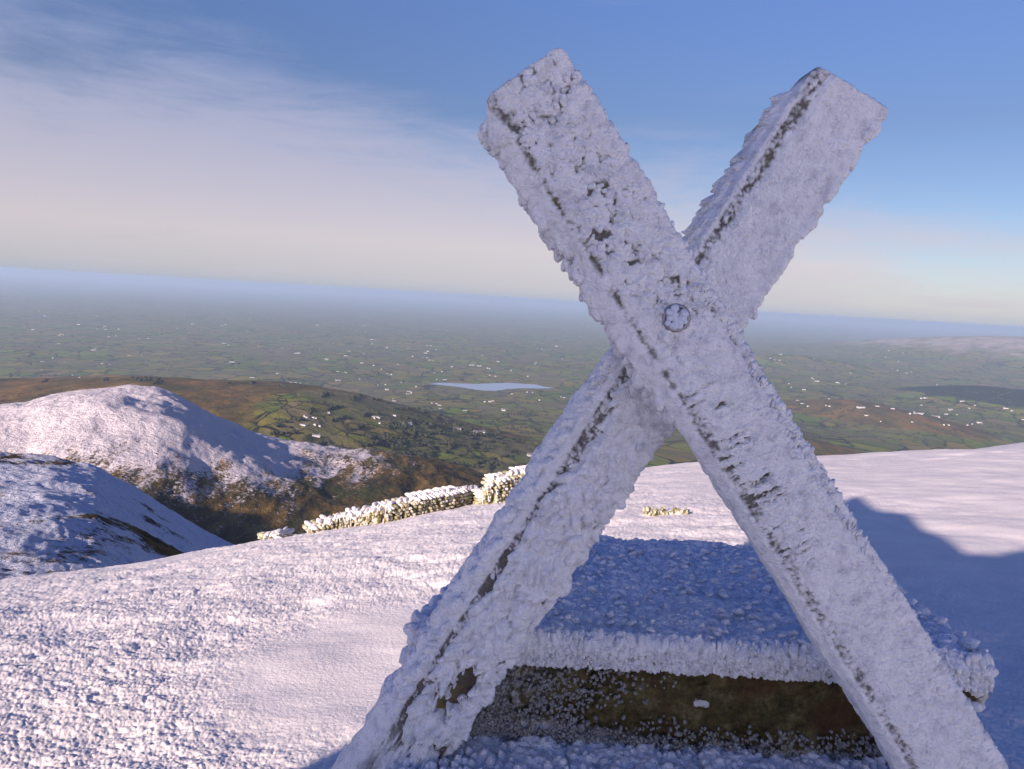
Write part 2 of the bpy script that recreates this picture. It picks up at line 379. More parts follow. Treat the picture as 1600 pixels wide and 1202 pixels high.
def plain_z(x, y):
    r = np.hypot(x, y)
    z = np.interp(r, [600, 1000, 2000, 3000, 4500, 8000, 1e5], [-300, -345, -425, -522, -592, -600, -600])
    z = z+26*fbm(x/2600, y/2600, 101, 5)*ss(1500, 6000, r)*.8+6*fbm(x/400, y/400, 103, 3)
    for f in MOORS+DARKS+FROST+GREEN: z = z+f(x, y)
    a = LK[0]; cx, cy = LR*math.sin(a), LR*math.cos(a)
    dx = (x-cx)*math.cos(a)-(y-cy)*math.sin(a); dy = (x-cx)*math.sin(a)+(y-cy)*math.cos(a)
    q = np.sqrt((dx/600)**2+(dy/420)**2)
    k = ss(1.7, 1.0, q)
    return z*(1-k)+k*(-600)
az = np.concatenate([np.linspace(-1.5, -.68, 80)[:-1], np.linspace(-.68, .68, 700), np.linspace(.68, 1.5, 80)[1:]])
rr = np.geomspace(650, 75000, 620)
RR, AZ = np.meshgrid(rr, az, indexing='ij'); X = RR*np.sin(AZ); Y = RR*np.cos(AZ); Z = plain_z(X, Y)
def msum(L, x, y): return sum(f(x, y)/max(1e-6, f.__closure__ and 1) for f in L)
def rel(L, hs, x, y): return np.clip(sum(f(x, y)/h for f, h in zip(L, hs)), 0, 1.3)
moor = rel(MOORS, [95, 62, 70, 42, 20, 70, 60], X, Y)*1.35+.16*ss(3200, 1800, RR)+.18*ss(.1, .6, fbm(X/2500, Y/1500, 55, 4))
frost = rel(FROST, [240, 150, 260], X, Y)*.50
dark = rel(DARKS, [105, 120], X, Y)
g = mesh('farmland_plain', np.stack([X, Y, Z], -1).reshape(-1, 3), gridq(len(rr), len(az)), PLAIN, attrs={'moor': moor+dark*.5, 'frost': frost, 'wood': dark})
struct(g, 'hazy green plain of small fields reaching the horizon')

def plain_hit(px, py):
    d = ray(px, py); h = d/math.hypot(d[0], d[1]); rs = np.geomspace(1200, 60000, 4000)
    P = CAM[None]+h[None]*rs[:, None]; z = plain_z(P[:, 0], P[:, 1]); k = np.argmax(P[:, 2] <= z)
    p = P[k]; return np.array([p[0], p[1], z[k]])
# lake with its real outline
out = [(668, 600), (690, 598), (720, 599.5), (750, 600), (770, 599), (795, 598.5), (820, 600), (838, 601), (850, 604), (868, 606.5), (845, 607.5), (815, 607), (795, 608), (775, 611), (755, 610.5), (735, 608), (715, 604.5), (690, 602)]
Wm = MT('lake_water'); WM = Wm.out((.30, .38, .46), .25, Wm.bump(Wm.noise(.05, 3), .4, .3), spec=.8)
L3 = []
for x, y in out:
    d = ray(x, y); t = (E+598.5)/-d[2]; p = CAM+d*t; L3.append((p[0], p[1], -598.5))
n = len(L3); me = bpy.data.meshes.new('lake'); me.from_pydata(L3, [], [list(range(n))[::-1]]); me.materials.append(WM)
lake = struct(link(bpy.data.objects.new('lake', me)), 'pale blue lake in the middle of the green plain')
# ---------------------------------------------------------------- houses on the plain
WALLM = mat_simple('white_render', (.60, .59, .56), (.72, .70, .66), .5, .01)
ROOFM = mat_simple('slate_roof', (.10, .10, .11), (.2, .19, .19), .8, .02)
GLASSM = mat_simple('dark_window', (.03, .035, .04), (.05, .05, .06), 1, .001, .2)
def house_bits(L, Wd, H, rh):
    a, b = L/2, Wd/2
    V = [(-a, -b, -2), (a, -b, -2), (a, b, -2), (-a, b, -2), (-a, -b, H), (a, -b, H), (a, b, H), (-a, b, H), (-a, 0, H+rh), (a, 0, H+rh)]
    wall = [(0, 1, 5, 4), (1, 2, 6, 5), (2, 3, 7, 6), (3, 0, 4, 7), (5, 6, 9), (7, 4, 8)]
    o = .35; V2 = [(-a-o, -b-o, H-.25), (a+o, -b-o, H-.25), (a+o, 0, H+rh+.12), (-a-o, 0, H+rh+.12), (-a-o, b+o, H-.25), (a+o, b+o, H-.25)]
    V2 += [(x, y, z+.22) for x, y, z in V2]
    roof = [(6, 7, 8, 9), (9, 8, 11, 10), (0, 3, 2, 1), (3, 4, 5, 2), (0, 1, 7, 6), (4, 10, 11, 5), (0, 6, 9, 3), (3, 9, 10, 4), (1, 2, 8, 7), (2, 5, 11, 8)]
    return V, wall, V2, roof
def pm(name, V, F, mat, parent=None):
    me = bpy.data.meshes.new(name); me.from_pydata([tuple(v) for v in V], [], F); me.materials.append(mat); return link(bpy.data.objects.new(name, me), parent)
KINDS = [(15, 7.5, 4.6, 3.2), (24, 9, 4.4, 3.0), (34, 12, 5.0, 3.2), (11, 8, 5.8, 3.4)]
protoV = []
for k in KINDS:
    V, wall, V2, roof = house_bits(*k)
    me = bpy.data.meshes.new('farmhouse'); F = [tuple(f) for f in wall]+[tuple(i+len(V) for i in f) for f in roof]
    me.from_pydata(V+V2, [], F); me.materials.append(WALLM); me.materials.append(ROOFM)
    for i, p in enumerate(me.polygons): p.material_index = 0 if i < len(wall) else 1
    protoV.append(me)
def box(x0, x1, y0, y1, z0, z1):
    return [(x, y, z) for z in (z0, z1) for x, y in ((x0, y0), (x1, y0), (x1, y1), (x0, y1))]
BF = [(0, 3, 2, 1), (4, 5, 6, 7), (0, 1, 5, 4), (1, 2, 6, 5), (2, 3, 7, 6), (3, 0, 4, 7)]
def ground_hit(px, py):
    p = HIT['brown_moor'](px, py) if px < 900 else None
    return plain_hit(px, py) if p is None else p
def full_house(px, py, k, rz, label, sc=1.0):
    p = ground_hit(px, py); L, Wd, H, rh = KINDS[k]
    r = empty('farmhouse', tuple(p+np.array([0, 0, .5])), label, 'house'); r.rotation_euler.z = rz; r.scale = (sc, sc, sc)
    V, wall, V2, roof = house_bits(*KINDS[k]); pm('wall', V, wall, WALLM, r); ro = pm('roof', V2, roof, ROOFM, r)
    for sx_ in (-1, 1): pm('chimney', box(sx_*L*.4-.5, sx_*L*.4+.5, -.5, .5, H+rh-.6, H+rh+1.3), BF, WALLM, ro)
    for wx in np.linspace(-L*.36, L*.36, 4): pm('window', box(wx-.6, wx+.6, -Wd/2-.03, -Wd/2+.1, 1.2, 2.7), BF, GLASSM, r)
    pm('door', box(L*.06-.5, L*.06+.5, -Wd/2-.04, -Wd/2+.1, 0, 2.2), BF, GLASSM, r)
full_house(748, 678, 2, .1, 'long white farm building on the green field below the lake')
full_house(712, 673, 1, -.1, 'white farmhouse on the brown knoll left of the long farm building')
full_house(636, 665, 1, .2, 'white house on the near edge of the green fields under the moor')
full_house(828, 714, 0, .2, 'white cottage beside the dark rushy ground near the left post')
full_house(492, 683, 1, .1, 'small white farmhouse at the foot of the snowy hill', .7)
full_house(1345, 638, 2, 0, 'white farmstead at the foot of the brown hill on the right', 1.3)
full_house(1462, 652, 2, -.05, 'white farmstead in the green fields at the right edge', 1.3)
ZONES = [  # x0,y0,x1,y1, count, label, group
    (0, 486, 470, 545, 44, 'tiny white house in the blue haze of the far left plain', 'houses in the far left haze'),
    (0, 545, 420, 592, 18, 'white house among the fields behind the brown moor', 'houses behind the brown moor'),
    (420, 540, 700, 600, 34, 'small white house left of the lake', 'houses left of the lake'),
    (480, 505, 940, 560, 42, 'tiny white house on the plain beyond the lake', 'houses beyond the lake'),
    (690, 560, 930, 598, 16, 'white house close behind the lake shore', 'houses by the lake shore'),
    (560, 600, 700, 640, 24, 'white house in the fields in front and left of the lake', 'houses left in front of the lake'),
    (700, 612, 900, 650, 16, 'white house in the fields in front of the lake', 'houses in front of the lake'),
    (470, 630, 640, 672, 16, 'white farmhouse in rough fields at the end of the brown moor', 'houses at the end of the moor'),
    (1195, 548, 1420, 600, 20, 'tiny white house right of the crossed posts in hazy fields', 'houses right of the posts in haze'),
    (1320, 634, 1600, 668, 26, 'white house in the green fields above the right snow slope', 'houses above the right snow slope'),
    (1230, 590, 1300, 640, 10, 'white house beside the right post edge', 'houses next to the right post'),
    (1430, 580, 1600, 640, 8, 'white house by the dark wooded hill', 'houses by the dark hill')]
for x0, y0, x1, y1, cnt, lab, grp in ZONES:
    i = 0
    while i < cnt:
        cx, cy = random.uniform(x0, x1), random.uniform(y0, y1); cl = min(cnt-i, random.choice([1, 1, 1, 2, 3]))
        for j in range(cl):
            px = cx+random.gauss(0, 7)*(j > 0); py = cy+random.gauss(0, 1.2)*(j > 0)
            if 665 < px < 872 and 594 < py < 613: py -= 18
            p = ground_hit(px, py); far = math.hypot(p[0], p[1])
            if far < 1400: continue
            o = bpy.data.objects.new('farmhouse', random.choice(protoV)); o.location = tuple(p); o.rotation_euler.z = -math.atan2(p[0], p[1])+random.gauss(0, .5)
            s = random.uniform(.5, .95)*(1 if far < 6000 else 1.25)*(.6 if far < 3300 else 1); o.scale = (s, s, s); link(o); tag(o, lab, 'house', grp); i += 1

# hedgerow trees: clumps in lines over the nearer plain
TREE = mat_simple('hedge_foliage', (.020, .028, .012), (.05, .052, .022), .08, .5)
P = []; 
for k in range(520):
    px, py = random.choice([(random.uniform(430, 930), random.uniform(585, 735)), (random.uniform(1200, 1600), random.uniform(560, 690)), (random.uniform(0, 700), random.uniform(520, 600)), (random.uniform(600, 860), random.uniform(640, 740))])
    if 655 < px < 880 and 590 < py < 618: continue
    onh = HIT['brown_moor'](px, py) if px < 900 else None
    c = plain_hit(px, py) if onh is None else onh; sl0 = None if onh is None else onh[2]; a = random.choice([.4, 1.97])+random.gauss(0, .25); ln = random.uniform(40, 260); n = int(ln/9)
    for t in range(n):
        if random.random() < .25: continue
        s = (t/n-.5)*ln*(1 if sl0 is None else .35); P.append((c[0]+math.cos(a)*s+random.gauss(0, 2), c[1]+math.sin(a)*s+random.gauss(0, 2), -9999 if sl0 is None else sl0))
P = np.array(P)[:14000]; z = np.where(P[:, 2] > -9000, P[:, 2], plain_z(P[:, 0], P[:, 1])); P = P[:, :2]; n = len(P); sz = rng.uniform(2.2, 5.5, n)
C3 = np.column_stack([P, z+sz*.5]); I = np.zeros((n, 3)); A = I.copy(); A[:, 0] = sz*rng.uniform(.9, 1.6, n); B = I.copy(); B[:, 1] = sz*rng.uniform(.9, 1.6, n); C_ = I.copy(); C_[:, 2] = sz
V, F = blobs(C3, A, B, C_, 1, .35)
o = mesh('hedgerow_trees', V, F, TREE, smooth=False); tag(o, 'dark hedgerow trees lining the fields of the plain', 'trees', kind='stuff')

# rushes / rough ground: rocks and tussocks on the snowy hill foot are in its material

# ---------------------------------------------------------------- stile posts
def frame_from(pt, pb):
    L = pb-pt; ln = np.linalg.norm(L); L = L/ln
    N = np.array([0, -1., 0]); N = N-L*N.dot(L); N /= np.linalg.norm(N)
    Wv = np.cross(N, L); 
    if Wv[0] < 0: Wv = -Wv
    return L, Wv, N, ln
def perim(Wd, T, rad, fine, coarse):
    pts = []
    def seg(a, b, st):
        n = max(2, int(np.linalg.norm(np.array(b)-a)/st)); return [(a[0]+(b[0]-a[0])*i/n, a[1]+(b[1]-a[1])*i/n) for i in range(n)]
    def arc(cx, cy, a0, a1, n=9): return [(cx+rad*math.cos(a0+(a1-a0)*i/n), cy+rad*math.sin(a0+(a1-a0)*i/n)) for i in range(n)]
    h = Wd/2; P = []
    # (w, n): n=0 front, n=-T back
    P += seg((0, -T), (-h+rad, -T), coarse); P += arc(-h+rad, -T+rad, -math.pi/2, -math.pi, 4)
    P += seg((-h, -T+rad), (-h, -rad), fine); P += arc(-h+rad, -rad, math.pi, math.pi/2)
    P += seg((-h+rad, 0), (h-rad, 0), fine); P += arc(h-rad, -rad, math.pi/2, 0)
    P += seg((h, -rad), (h, -T+rad), fine); P += arc(h-rad, -T+rad, 0, -math.pi/2, 4); P += seg((h-rad, -T), (0, -T), coarse)
    P = np.array(P); d = np.roll(P, -1, 0)-np.roll(P, 1, 0); nn = np.stack([-d[:, 1], d[:, 0]], 1); nn /= np.linalg.norm(nn, axis=1)[:, None]
    s = np.concatenate([[0], np.cumsum(np.linalg.norm(np.diff(P, axis=0), axis=1))])
    k0 = np.argmin(np.abs(P[:, 0]+h)+np.abs(P[:, 1])); s = s-s[k0]           # 0 at the front left arris
    # cell centre keeps normals outwards
    cen = np.array([0, -T/2]); 
    if (nn*(P-cen)).sum() < 0: nn = -nn
    return P, nn, s
def make_post(name, pt, pb, vis, Wd, T, thick, seed, root, extra=None):
    """pt top centre of the front face, pb its bottom; vis = densely modelled length"""
    L, Wv, N, ln = frame_from(pt, pb)
    def w3(w, n, u): return pt+w[..., None]*Wv+n[..., None]*N+u[..., None]*L
    # timber core
    P, nn, s = perim(Wd, T, .008, .02, .04); us = np.linspace(0, ln, 60)
    Pw = np.tile(P[:, 0], (len(us), 1)); Pn = np.tile(P[:, 1], (len(us), 1)); U = np.tile(us[:, None], (1, len(P)))
    wob = .0015*fbm(Pw*40+U*6, U*4+Pn*30, seed)
    V = w3(Pw*(1+wob/Wd), Pn+wob, U).reshape(-1, 3); c = w3(np.array([0.]), np.array([-T/2]), np.array([0.])); c2 = w3(np.array([0.]), np.array([-T/2]), np.array([ln]))
    m = len(P); Q = [tuple(q) for q in gridq(len(us), m, True)]; k = len(V); V = np.vstack([V, c, c2])
    F = Q+[(k, j, (j+1) % m) for j in range(m)]+[(k+1, (len(us)-1)*m+(j+1) % m, (len(us)-1)*m+j) for j in range(m)]
    core = pm('post', V, F, WOOD, root)
    # rime crust: a shell displaced outwards by its own thickness, sinking into the timber where it is bare
    P, nn, s = perim(Wd, T, .014, .0019, .006)
    us = np.concatenate([np.arange(0, vis, .0019), np.arange(vis, ln-.01, .03)])
    Pw = np.tile(P[:, 0], (len(us), 1)); Pn = np.tile(P[:, 1], (len(us), 1)); U = np.tile(us[:, None], (1, len(P))); SS = np.tile(s, (len(us), 1))
    nw = np.tile(nn[:, 0], (len(us), 1)); n_n = np.tile(nn[:, 1], (len(us), 1))
    t, tan = thick(U, SS, nw, n_n, Wd, T)
    # soft rounding near the cut end
    e = ss(0, .012, U); t0 = t
    w_ = Pw+nw*t+tan[0]; n_ = Pn+n_n*t+tan[1]; u_ = U+tan[2]*e-.006*(1-e)
    w_ = w_*(1-.05*(1-ss(0, .010, U))); 
    G = w3(w_, n_, u_)
    rows = []; at = []
    m = len(P)
    for j, f in enumerate(np.linspace(0, .97, 40)):                        # end cap rows
        cw = Pw[0]*f; cn = (Pn[0]+T/2)*f-T/2
        hh = .004+.006*domes(cw, cn, .014, seed+60)+.003*fbm(cw*60, cn*60, seed+61, 3)
        k = .95+.05*0; wv = w_[0]*f; nv = (n_[0]+T/2)*f-T/2
        rows.append(w3(wv, nv, -.006-hh*(1-f**8))); at.append(np.full(m, .0075)+.004*fbm(cw*50, cn*50, seed+62, 3))
    V = np.vstack([np.concatenate(rows), G.reshape(-1, 3)]); A = np.concatenate([np.concatenate(at), t0.ravel()])
    Q = gridq(40+len(us), m, True)
    Vb, Fb, Ab = [V], [np.column_stack([Q[:, [0, 1, 2]]]), np.column_stack([Q[:, [0, 2, 3]]])], [A]
    off = len(V)
    if extra:
        for (w, n, u, a, b, c, sub, jit) in extra(Wd, T):
            C3 = w3(w, n, u); bv, bf = blobs(C3, a@np.stack([Wv, N, L]), b@np.stack([Wv, N, L]), c@np.stack([Wv, N, L]), sub, jit, seed+len(w), taper=.22)
            Vb.append(bv); Fb.append(bf+off); Ab.append(np.full(len(bv), .012)); off += len(bv)
    o = mesh('rime', np.vstack(Vb), np.vstack(Fb), RIME, core, attrs={'rime': np.concatenate(Ab)/.008})
    return core, (L, Wv, N)

def clumps(w, n, u, ax, r1, r2, r3, k, jit=.12, sub=2, seed=1):
    """ellipsoids with long axis ax (w,n,u components)"""
    g = np.random.default_rng(seed); N_ = len(w); ax = np.array(ax, float)[None]+g.normal(0, .25, (N_, 3)); ax /= np.linalg.norm(ax, axis=1)[:, None]
    t = g.normal(0, 1, (N_, 3)); b = np.cross(ax, t); b /= np.linalg.norm(b, axis=1)[:, None]; c = np.cross(ax, b)
    s = np.minimum(g.lognormal(0, k, N_), 1.55)[:, None]
    return (w, n, u, ax*r1*s, b*r2*s, c*r3*s, sub, jit)

def thick_front(U, s, nw, nn_, Wd, T):
    """post leaning down to the right, nearest the camera"""
    z0 = np.zeros_like(U)
    front = ss(.2, .7, nn_); left = ss(.3, .8, -nw); right = ss(.3, .8, nw)
    wp = .004*fbm(s*60, U*60, 3, 3); X = s+wp; Y = U+.004*fbm(s*60+9, U*60, 4, 3)
    up = ss(.85, .40, U+.06*fbm(s*20, U*8, 8, 2))
    # pebbly top half
    peb = .0085*domes(X, Y*.85, .0185, 11, .30, .92)+.0045*domes(X, Y, .0085, 12, .4, .9)
    plate = ss(.15, .45, fbm(X*26, Y*20, 14, 3)); peb = peb*(1-.35*plate)+.0065*plate
    peb = peb+.0008
    # finer scaly lower half, feathers growing to the lower left
    a = R(8); Xr = X*math.cos(a)+Y*math.sin(a); Yr = -X*math.sin(a)+Y*math.cos(a)
    low = .0085+.0038*domes(Xr, Yr*2.2, .014, 21, .5, .9)+.0030*domes(X, Y, .0065, 22, .5, .9)+.0035*fbm(X*22, Y*10, 24, 3)
    tf = up*peb+(1-up)*low
    # bare band along the left arris, rough slashes where feathers part
    bw = .011+.016*ss(.62, .8, U)
    band = ss(bw+.010, bw*.4, s+.005*fbm(U*30, s*10, 31, 3))
    tf = tf*(1-band)+band*(.0018+.0042*domes(X, Y, .0075, 34, .35, .9)+.0018*fbm(s*90, U*40, 32, 3))
    sl = ss(.30, .52, fbm(Xr*17, Yr*120, 36, 3))*ss(.045, .02, np.abs(s-.045))*ss(.62, .72, U)*ss(1.18, 1.02, U)
    tf = tf-.014*sl
    rb = ss(.020, .006, np.abs(Wd-s-.006)+.006*fbm(U*45, s*30, 39, 3))*(.35+.65*ss(.5, .62, U)*ss(1.35, 1.05, U)); tf = tf*(1-rb)+rb*(.0022+.005*domes(X, Y, .009, 40, .35, .9))
    pit = ss(.45, .7, fbm(X*35, Y*35, 38, 3))*up; tf = tf-.0035*pit
    tf = np.maximum(tf, .0009+.0007*fbm(s*150, U*150, 37, 2))
    # left side: thick cauliflower growth
    dl = np.clip(-s, 0, T)
    tl = .004+ss(.0, .02, dl)*(.017+.016*domes(dl*.8, U+.3*dl, .042, 41, .5, .9)+.006*domes(dl, U, .014, 42, .5, .9)+.010*fbm(U*9, dl*8, 43, 3))
    tl = (tl*(1-ss(.45, .8, U))+ss(.45, .8, U)*(.004+ss(0, .02, dl)*(.012+.006*domes(dl, U, .020, 45, .5, .9)+.004*fbm(U*9, dl*8, 46, 3))))*ss(-.02, .07, U)
    tr = .007+.006*domes(s, U*.8, .014, 51, .5, .9)+.005*fbm(U*14, s*10, 53, 3)
    t = front*tf+left*tl+right*tr+(1-np.clip(front+left+right, 0, 1))*.006
    drip = left*ss(.0, .05, dl)
    return t, (-.0*z0, z0, .012*drip*domes(dl, U, .03, 44)*(1-ss(.45, .8, U)))
def extra_front(Wd, T):
    g = np.random.default_rng(5); out = []
    n = 240; u = g.uniform(.03, .72, n)
    out.append(clumps(np.full(n, -Wd/2)-g.uniform(.012, .034, n)*(1-.3*ss(.5, 1.3, u)), -g.uniform(.02, T, n), u, (-.7, 0, .6), .016, .010, .009, .3, .1, 2, 21))
    n = 700; out.append(clumps(np.full(n, Wd/2)+g.uniform(0, .012, n), -g.uniform(-.004, .05, n), g.uniform(.02, 1.75, n), (.6, .2, -.6), .0075, .0045, .004, .35, .1, 1, 22))
    n = 900; out.append(clumps(g.uniform(-Wd/2+.02, Wd/2, n), g.uniform(.000, .006, n), np.abs(g.normal(.0, .38, n))+.02, (.2, .5, .2), .0062, .0058, .0048, .35, .1, 2, 23))
    n = 1500; out.append(clumps(g.uniform(-Wd/2+.035, Wd/2+.004, n), g.uniform(.004, .0075, n), g.uniform(.5, 1.75, n), (-.75, .40, .35), .0085, .0030, .0026, .35, .1, 1, 24))
    return out
def thick_back(U, s, nw, nn_, Wd, T):
    """post leaning down to the left, behind"""
    z0 = np.zeros_like(U)
    front = ss(.2, .7, nn_); left = ss(.3, .8, -nw); right = ss(.3, .8, nw)
    X = s+.004*fbm(s*50, U*50, 3+100, 3); Y = U+.005*fbm(s*50+9, U*50, 104, 3)
    dn = ss(.62, .95, U)
    fineg = .0095+.0022*domes(X, Y, .0075, 111, .4, .9)+.0015*fbm(X*150, Y*150, 113, 3)+.0025*fbm(X*20, Y*12, 114, 3)
    a = R(-28); Xr = X*math.cos(a)+Y*math.sin(a); Yr = -X*math.sin(a)+Y*math.cos(a)
    big = .000+.030*domes(Xr*1.8, Yr*.75, .055, 121, .35, .9)+.010*domes(Xr*1.7, Yr*.9, .022, 122, .4, .9)+.003*domes(X, Y, .009, 123)+.006*fbm(X*18, Y*14, 124, 3)
    tf = fineg*(1-dn)+big*dn
    band = ss(.036, .010, np.abs(s-.006-.012*dn)+.005*fbm(U*40, s*30, 131, 3))
    tf = tf*(1-band)+band*(.0008+.0048*domes(X, Y, .008, 134, .35, .9)+.003*fbm(U*40, s*90, 132, 3))
    edge = ss(.03, .008, Wd-s+.004*fbm(U*40, s*30, 133, 3))*dn; tf = tf-edge*.013
    bare = np.exp(-((U-1.62)/.06)**2-((s-.100)/.032)**2)+.8*np.exp(-((U-1.70)/.05)**2-((s-.080)/.03)**2)
    cracks = ss(.28, .5, fbm(Xr*42, Yr*14, 135, 3))*ss(1.0, 1.35, U)
    tf = tf-.034*ss(.35, .8, bare+.9*fbm(X*110, Y*75, 136, 4)*ss(.05, .35, bare))-.018*cracks*(.4+.6*ss(.12, .02, s))
    tf = np.where(bare > .12, tf, np.maximum(tf, .0010+.0007*fbm(s*150, U*150, 137, 2)))
    dl = np.clip(-s, 0, T)
    # blades of rime on the left side, saw-toothed towards the lower end
    saw = np.mod(U*1.0/.105+.5*fbm(U*6, 0*U, 141, 2), 1)
    tl = .006+ss(.0, .03, dl)*(.009+.011*saw*(1-dn)+dn*(.014+.018*domes(dl, U, .05, 142, .4, .9)+.006*domes(dl, U, .015, 143))+.004*fbm(U*20, dl*20, 144, 3))
    tl = tl*ss(.0, .10, U)+.002
    tr = .006+(.014-.009*dn)*domes(s, U, .026, 151, .4, .9)+.005*domes(s, U, .012, 152)
    t = front*tf+left*tl+right*tr+(1-np.clip(front+left+right, 0, 1))*.006
    return t, (z0, z0, left*ss(.02, .08, dl)*.012*saw*(1-dn))
def extra_back(Wd, T):
    g = np.random.default_rng(8); out = []
    n = 230; out.append(clumps(np.full(n, -Wd/2)-g.uniform(.006, .020, n), -g.uniform(.02, T, n), g.uniform(.05, .72, n), (-.45, 0, .9), .024, .009, .006, .35, .1, 2, 30))
    n = 260; out.append(clumps(np.full(n, Wd/2)+g.uniform(.0, .018, n), -g.uniform(0, .07, n), g.uniform(.02, .75, n), (.5, 0, .7), .013, .009, .008, .35, .12, 2, 31))
    n = 330; out.append(clumps(np.full(n, -Wd/2)-g.uniform(.004, .026, n), -g.uniform(.0, .08, n), g.uniform(.72, 1.8, n), (-.5, .3, .7), .020, .012, .010, .3, .1, 2, 32))
    n = 620; u = g.uniform(.72, 1.8, n); out.append(clumps(g.uniform(-Wd/2+.03, Wd/2-.012, n), g.uniform(.002, .012, n), u, (-.35, .35, .8), .026, .011, .009, .4, .15, 2, 33))
    keep = []
    w, nn_, uu, a, b, c, sb, j = out[-1]; k = ~(((uu-1.65)/.1)**2+((w+Wd/2-.098)/.045)**2 < 1)
    out[-1] = (w[k], nn_[k], uu[k], a[k], b[k], c[k], sb, j)
    return out
YA = 1.53
stile = empty('wooden_stile', (0.9, 1.6, .2), 'pair of crossed timber posts bolted together and thickly coated in white rime', 'stile')
def line_pt(p, q, f): return p+(q-p)*f
Mi = Matrix.Translation(-Vector(stile.location))
def local(p): return p-np.array(stile.location[:])
a1 = atY(819, 121, YA); a2 = atY(1492, 1200, YA); LA = a2-a1; kA = 1+(a2[2]-.15)/(a1[2]-a2[2])
coreA, frA = make_post('post', local(a1), local(a1+LA*kA), 1.78, .165, .115, thick_front, 300, stile, extra_front)
b1 = atY(1324, 140, 1.71); b2 = atY(662, 1140, 1.84); LB = b2-b1; kB = 1+(b2[2]-.15)/(b1[2]-b2[2])
coreB, frB = make_post('post', local(b1), local(b1+LB*kB), 1.82, .165, .115, thick_back, 400, stile, extra_back)
tag(coreA, 'front post leaning down to the right with pebbly rime on its upper half')
tag(coreB, 'rear post leaning down to the left with clumpy feathered rime low down')
for c in (coreA, coreB):
    if 'category' in c: del c['category']
# iced bolt head
bp = local(atY(1055, 497, YA)); L_, W_, N_ = frA
def ring(c, N, r, rt, seg=28, sec=10):
    N = N/np.linalg.norm(N); a = np.cross(N, [0, 0, 1.]); a /= np.linalg.norm(a); b = np.cross(N, a); V = []; 
    for i in range(seg):
        t = 2*math.pi*i/seg
        for j in range(sec):
            p = 2*math.pi*j/sec; V.append(c+(a*math.cos(t)+b*math.sin(t))*(r+rt*math.cos(p))+N*rt*math.sin(p))
    F = [(i*sec+j, i*sec+(j+1) % sec, ((i+1) % seg)*sec+(j+1) % sec, ((i+1) % seg)*sec+j) for i in range(seg) for j in range(sec)]
    return V, F
def prism(c, N, r, h, k=6):
    N = N/np.linalg.norm(N); a = np.cross(N, [0, 0, 1.]); a /= np.linalg.norm(a); b = np.cross(N, a)
    V = [c+(a*math.cos(2*math.pi*i/k)+b*math.sin(2*math.pi*i/k))*r*q+N*z for q, z in ((1, 0), (1, h*.8), (.8, h)) for i in range(k)]
    F = [(i+k*l, (i+1) % k+k*l, (i+1) % k+k*(l+1), i+k*(l+1)) for l in (0, 1) for i in range(k)]+[tuple(range(2*k, 3*k))]
    return V, F
V, F = prism(bp+N_*.004, N_, .016, .019); bolt = pm('bolt', V, F, METAL, stile)
V, F = ring(bp+N_*.009, N_, .024, .005); w_ = pm('washer', V, F, METAL, bolt)
g2 = np.random.default_rng(3); n = 22; an = g2.uniform(0, 6.28, n); rad = g2.uniform(.002, .022, n)
C3 = bp+N_*.021+np.cos(an)[:, None]*rad[:, None]*W_+np.sin(an)[:, None]*rad[:, None]*L_; q = g2.uniform(.005, .009, n)[:, None]
V, F = blobs(C3, q*W_, q*N_*.9, q*L_, 2, .05); mesh('ice', V, F, ICE, bolt)

# ---------------------------------------------------------------- wall end under the stile
def sheet(fn, nu, nv, mat, name, parent, flip=False, at=None):
    u, v = np.meshgrid(np.linspace(0, 1, nu), np.linspace(0, 1, nv), indexing='ij'); P = fn(u, v)
    return mesh(name, P.reshape(-1, 3), gridq(nu, nv, False, flip), mat, parent, attrs=at(u, v) if at else None)
ZT = None
YF = 1.95; fl = atY(650, 1012, YF); fr = atY(1540, 1068, YF); ztop = (atY(1080, 1003, YF)[2]); xl, xr = fl[0], fr[0]; YB = YF+.72
ptb = atY(1060, 852, 1.0); d = ray(1060, 852); YB = YF; 
tb = (ztop-E)/d[2]; YB = (d*tb)[1]
bl = CAM+ray(790, 845)*((ztop-E)/ray(790, 845)[2]); br = CAM+ray(1335, 868)*((ztop-E)/ray(1335, 868)[2])
wall = empty('stone_wall', ((xl+xr)/2, YF+.3, .1), 'rime-topped end of a stone wall between and behind the crossed posts', 'wall')
wl = np.array(wall.location[:])
rs, cs = 560, 420
u, v = np.meshgrid(np.linspace(0, 1, rs), np.linspace(0, 1, cs), indexing='ij')     # u left-right, v front-back
def cap_fn():
    over = .03
    vv = np.interp(v, [0, .06, .14, 1], [0, 0, 0, 1])
    xL = xl+(bl[0]-xl)*vv; xR = xr+(br[0]-xr)*vv
    x = xL+(xR-xL)*u; y = YF+(YB-YF)*vv
    edge = np.minimum(u, 1-u)
    z = np.full_like(x, ztop)
    fall = np.interp(v, [0, .06, .14], [1, .5, 0]); z = z-fall*.068
    fx = x; fy = y+z
    h = .010*domes(fx, fy*1.25, .045, 210, .4, .9)+.006*domes(fx, fy, .018, 211)+.006*domes(fx, fy*1.3, .009, 214)+.014*fbm(fx*7, fy*10, 212, 4)
    pock = sum(np.exp(-((fx-px_)/.055)**2-((y-py_)/.05)**2) for px_, py_ in ((.62, 2.12), (.62, 2.32), (.05, 2.4), (.86, 2.22)))
    top = 1-fall
    z = z+top*(h-.022*pock)-.03*ss(.04, 0, edge)
    y = y-fall*(.006+h*.9)-.016*np.sin(math.pi*np.clip(v/.14, 0, 1))
    y = y+ss(.14, 0, v)*.0
    x = x+(u-.5)*.0+np.where(u < .5, -1, 1)*.01*domes(y, z, .03, 213)
    return np.stack([x, y, z], -1)
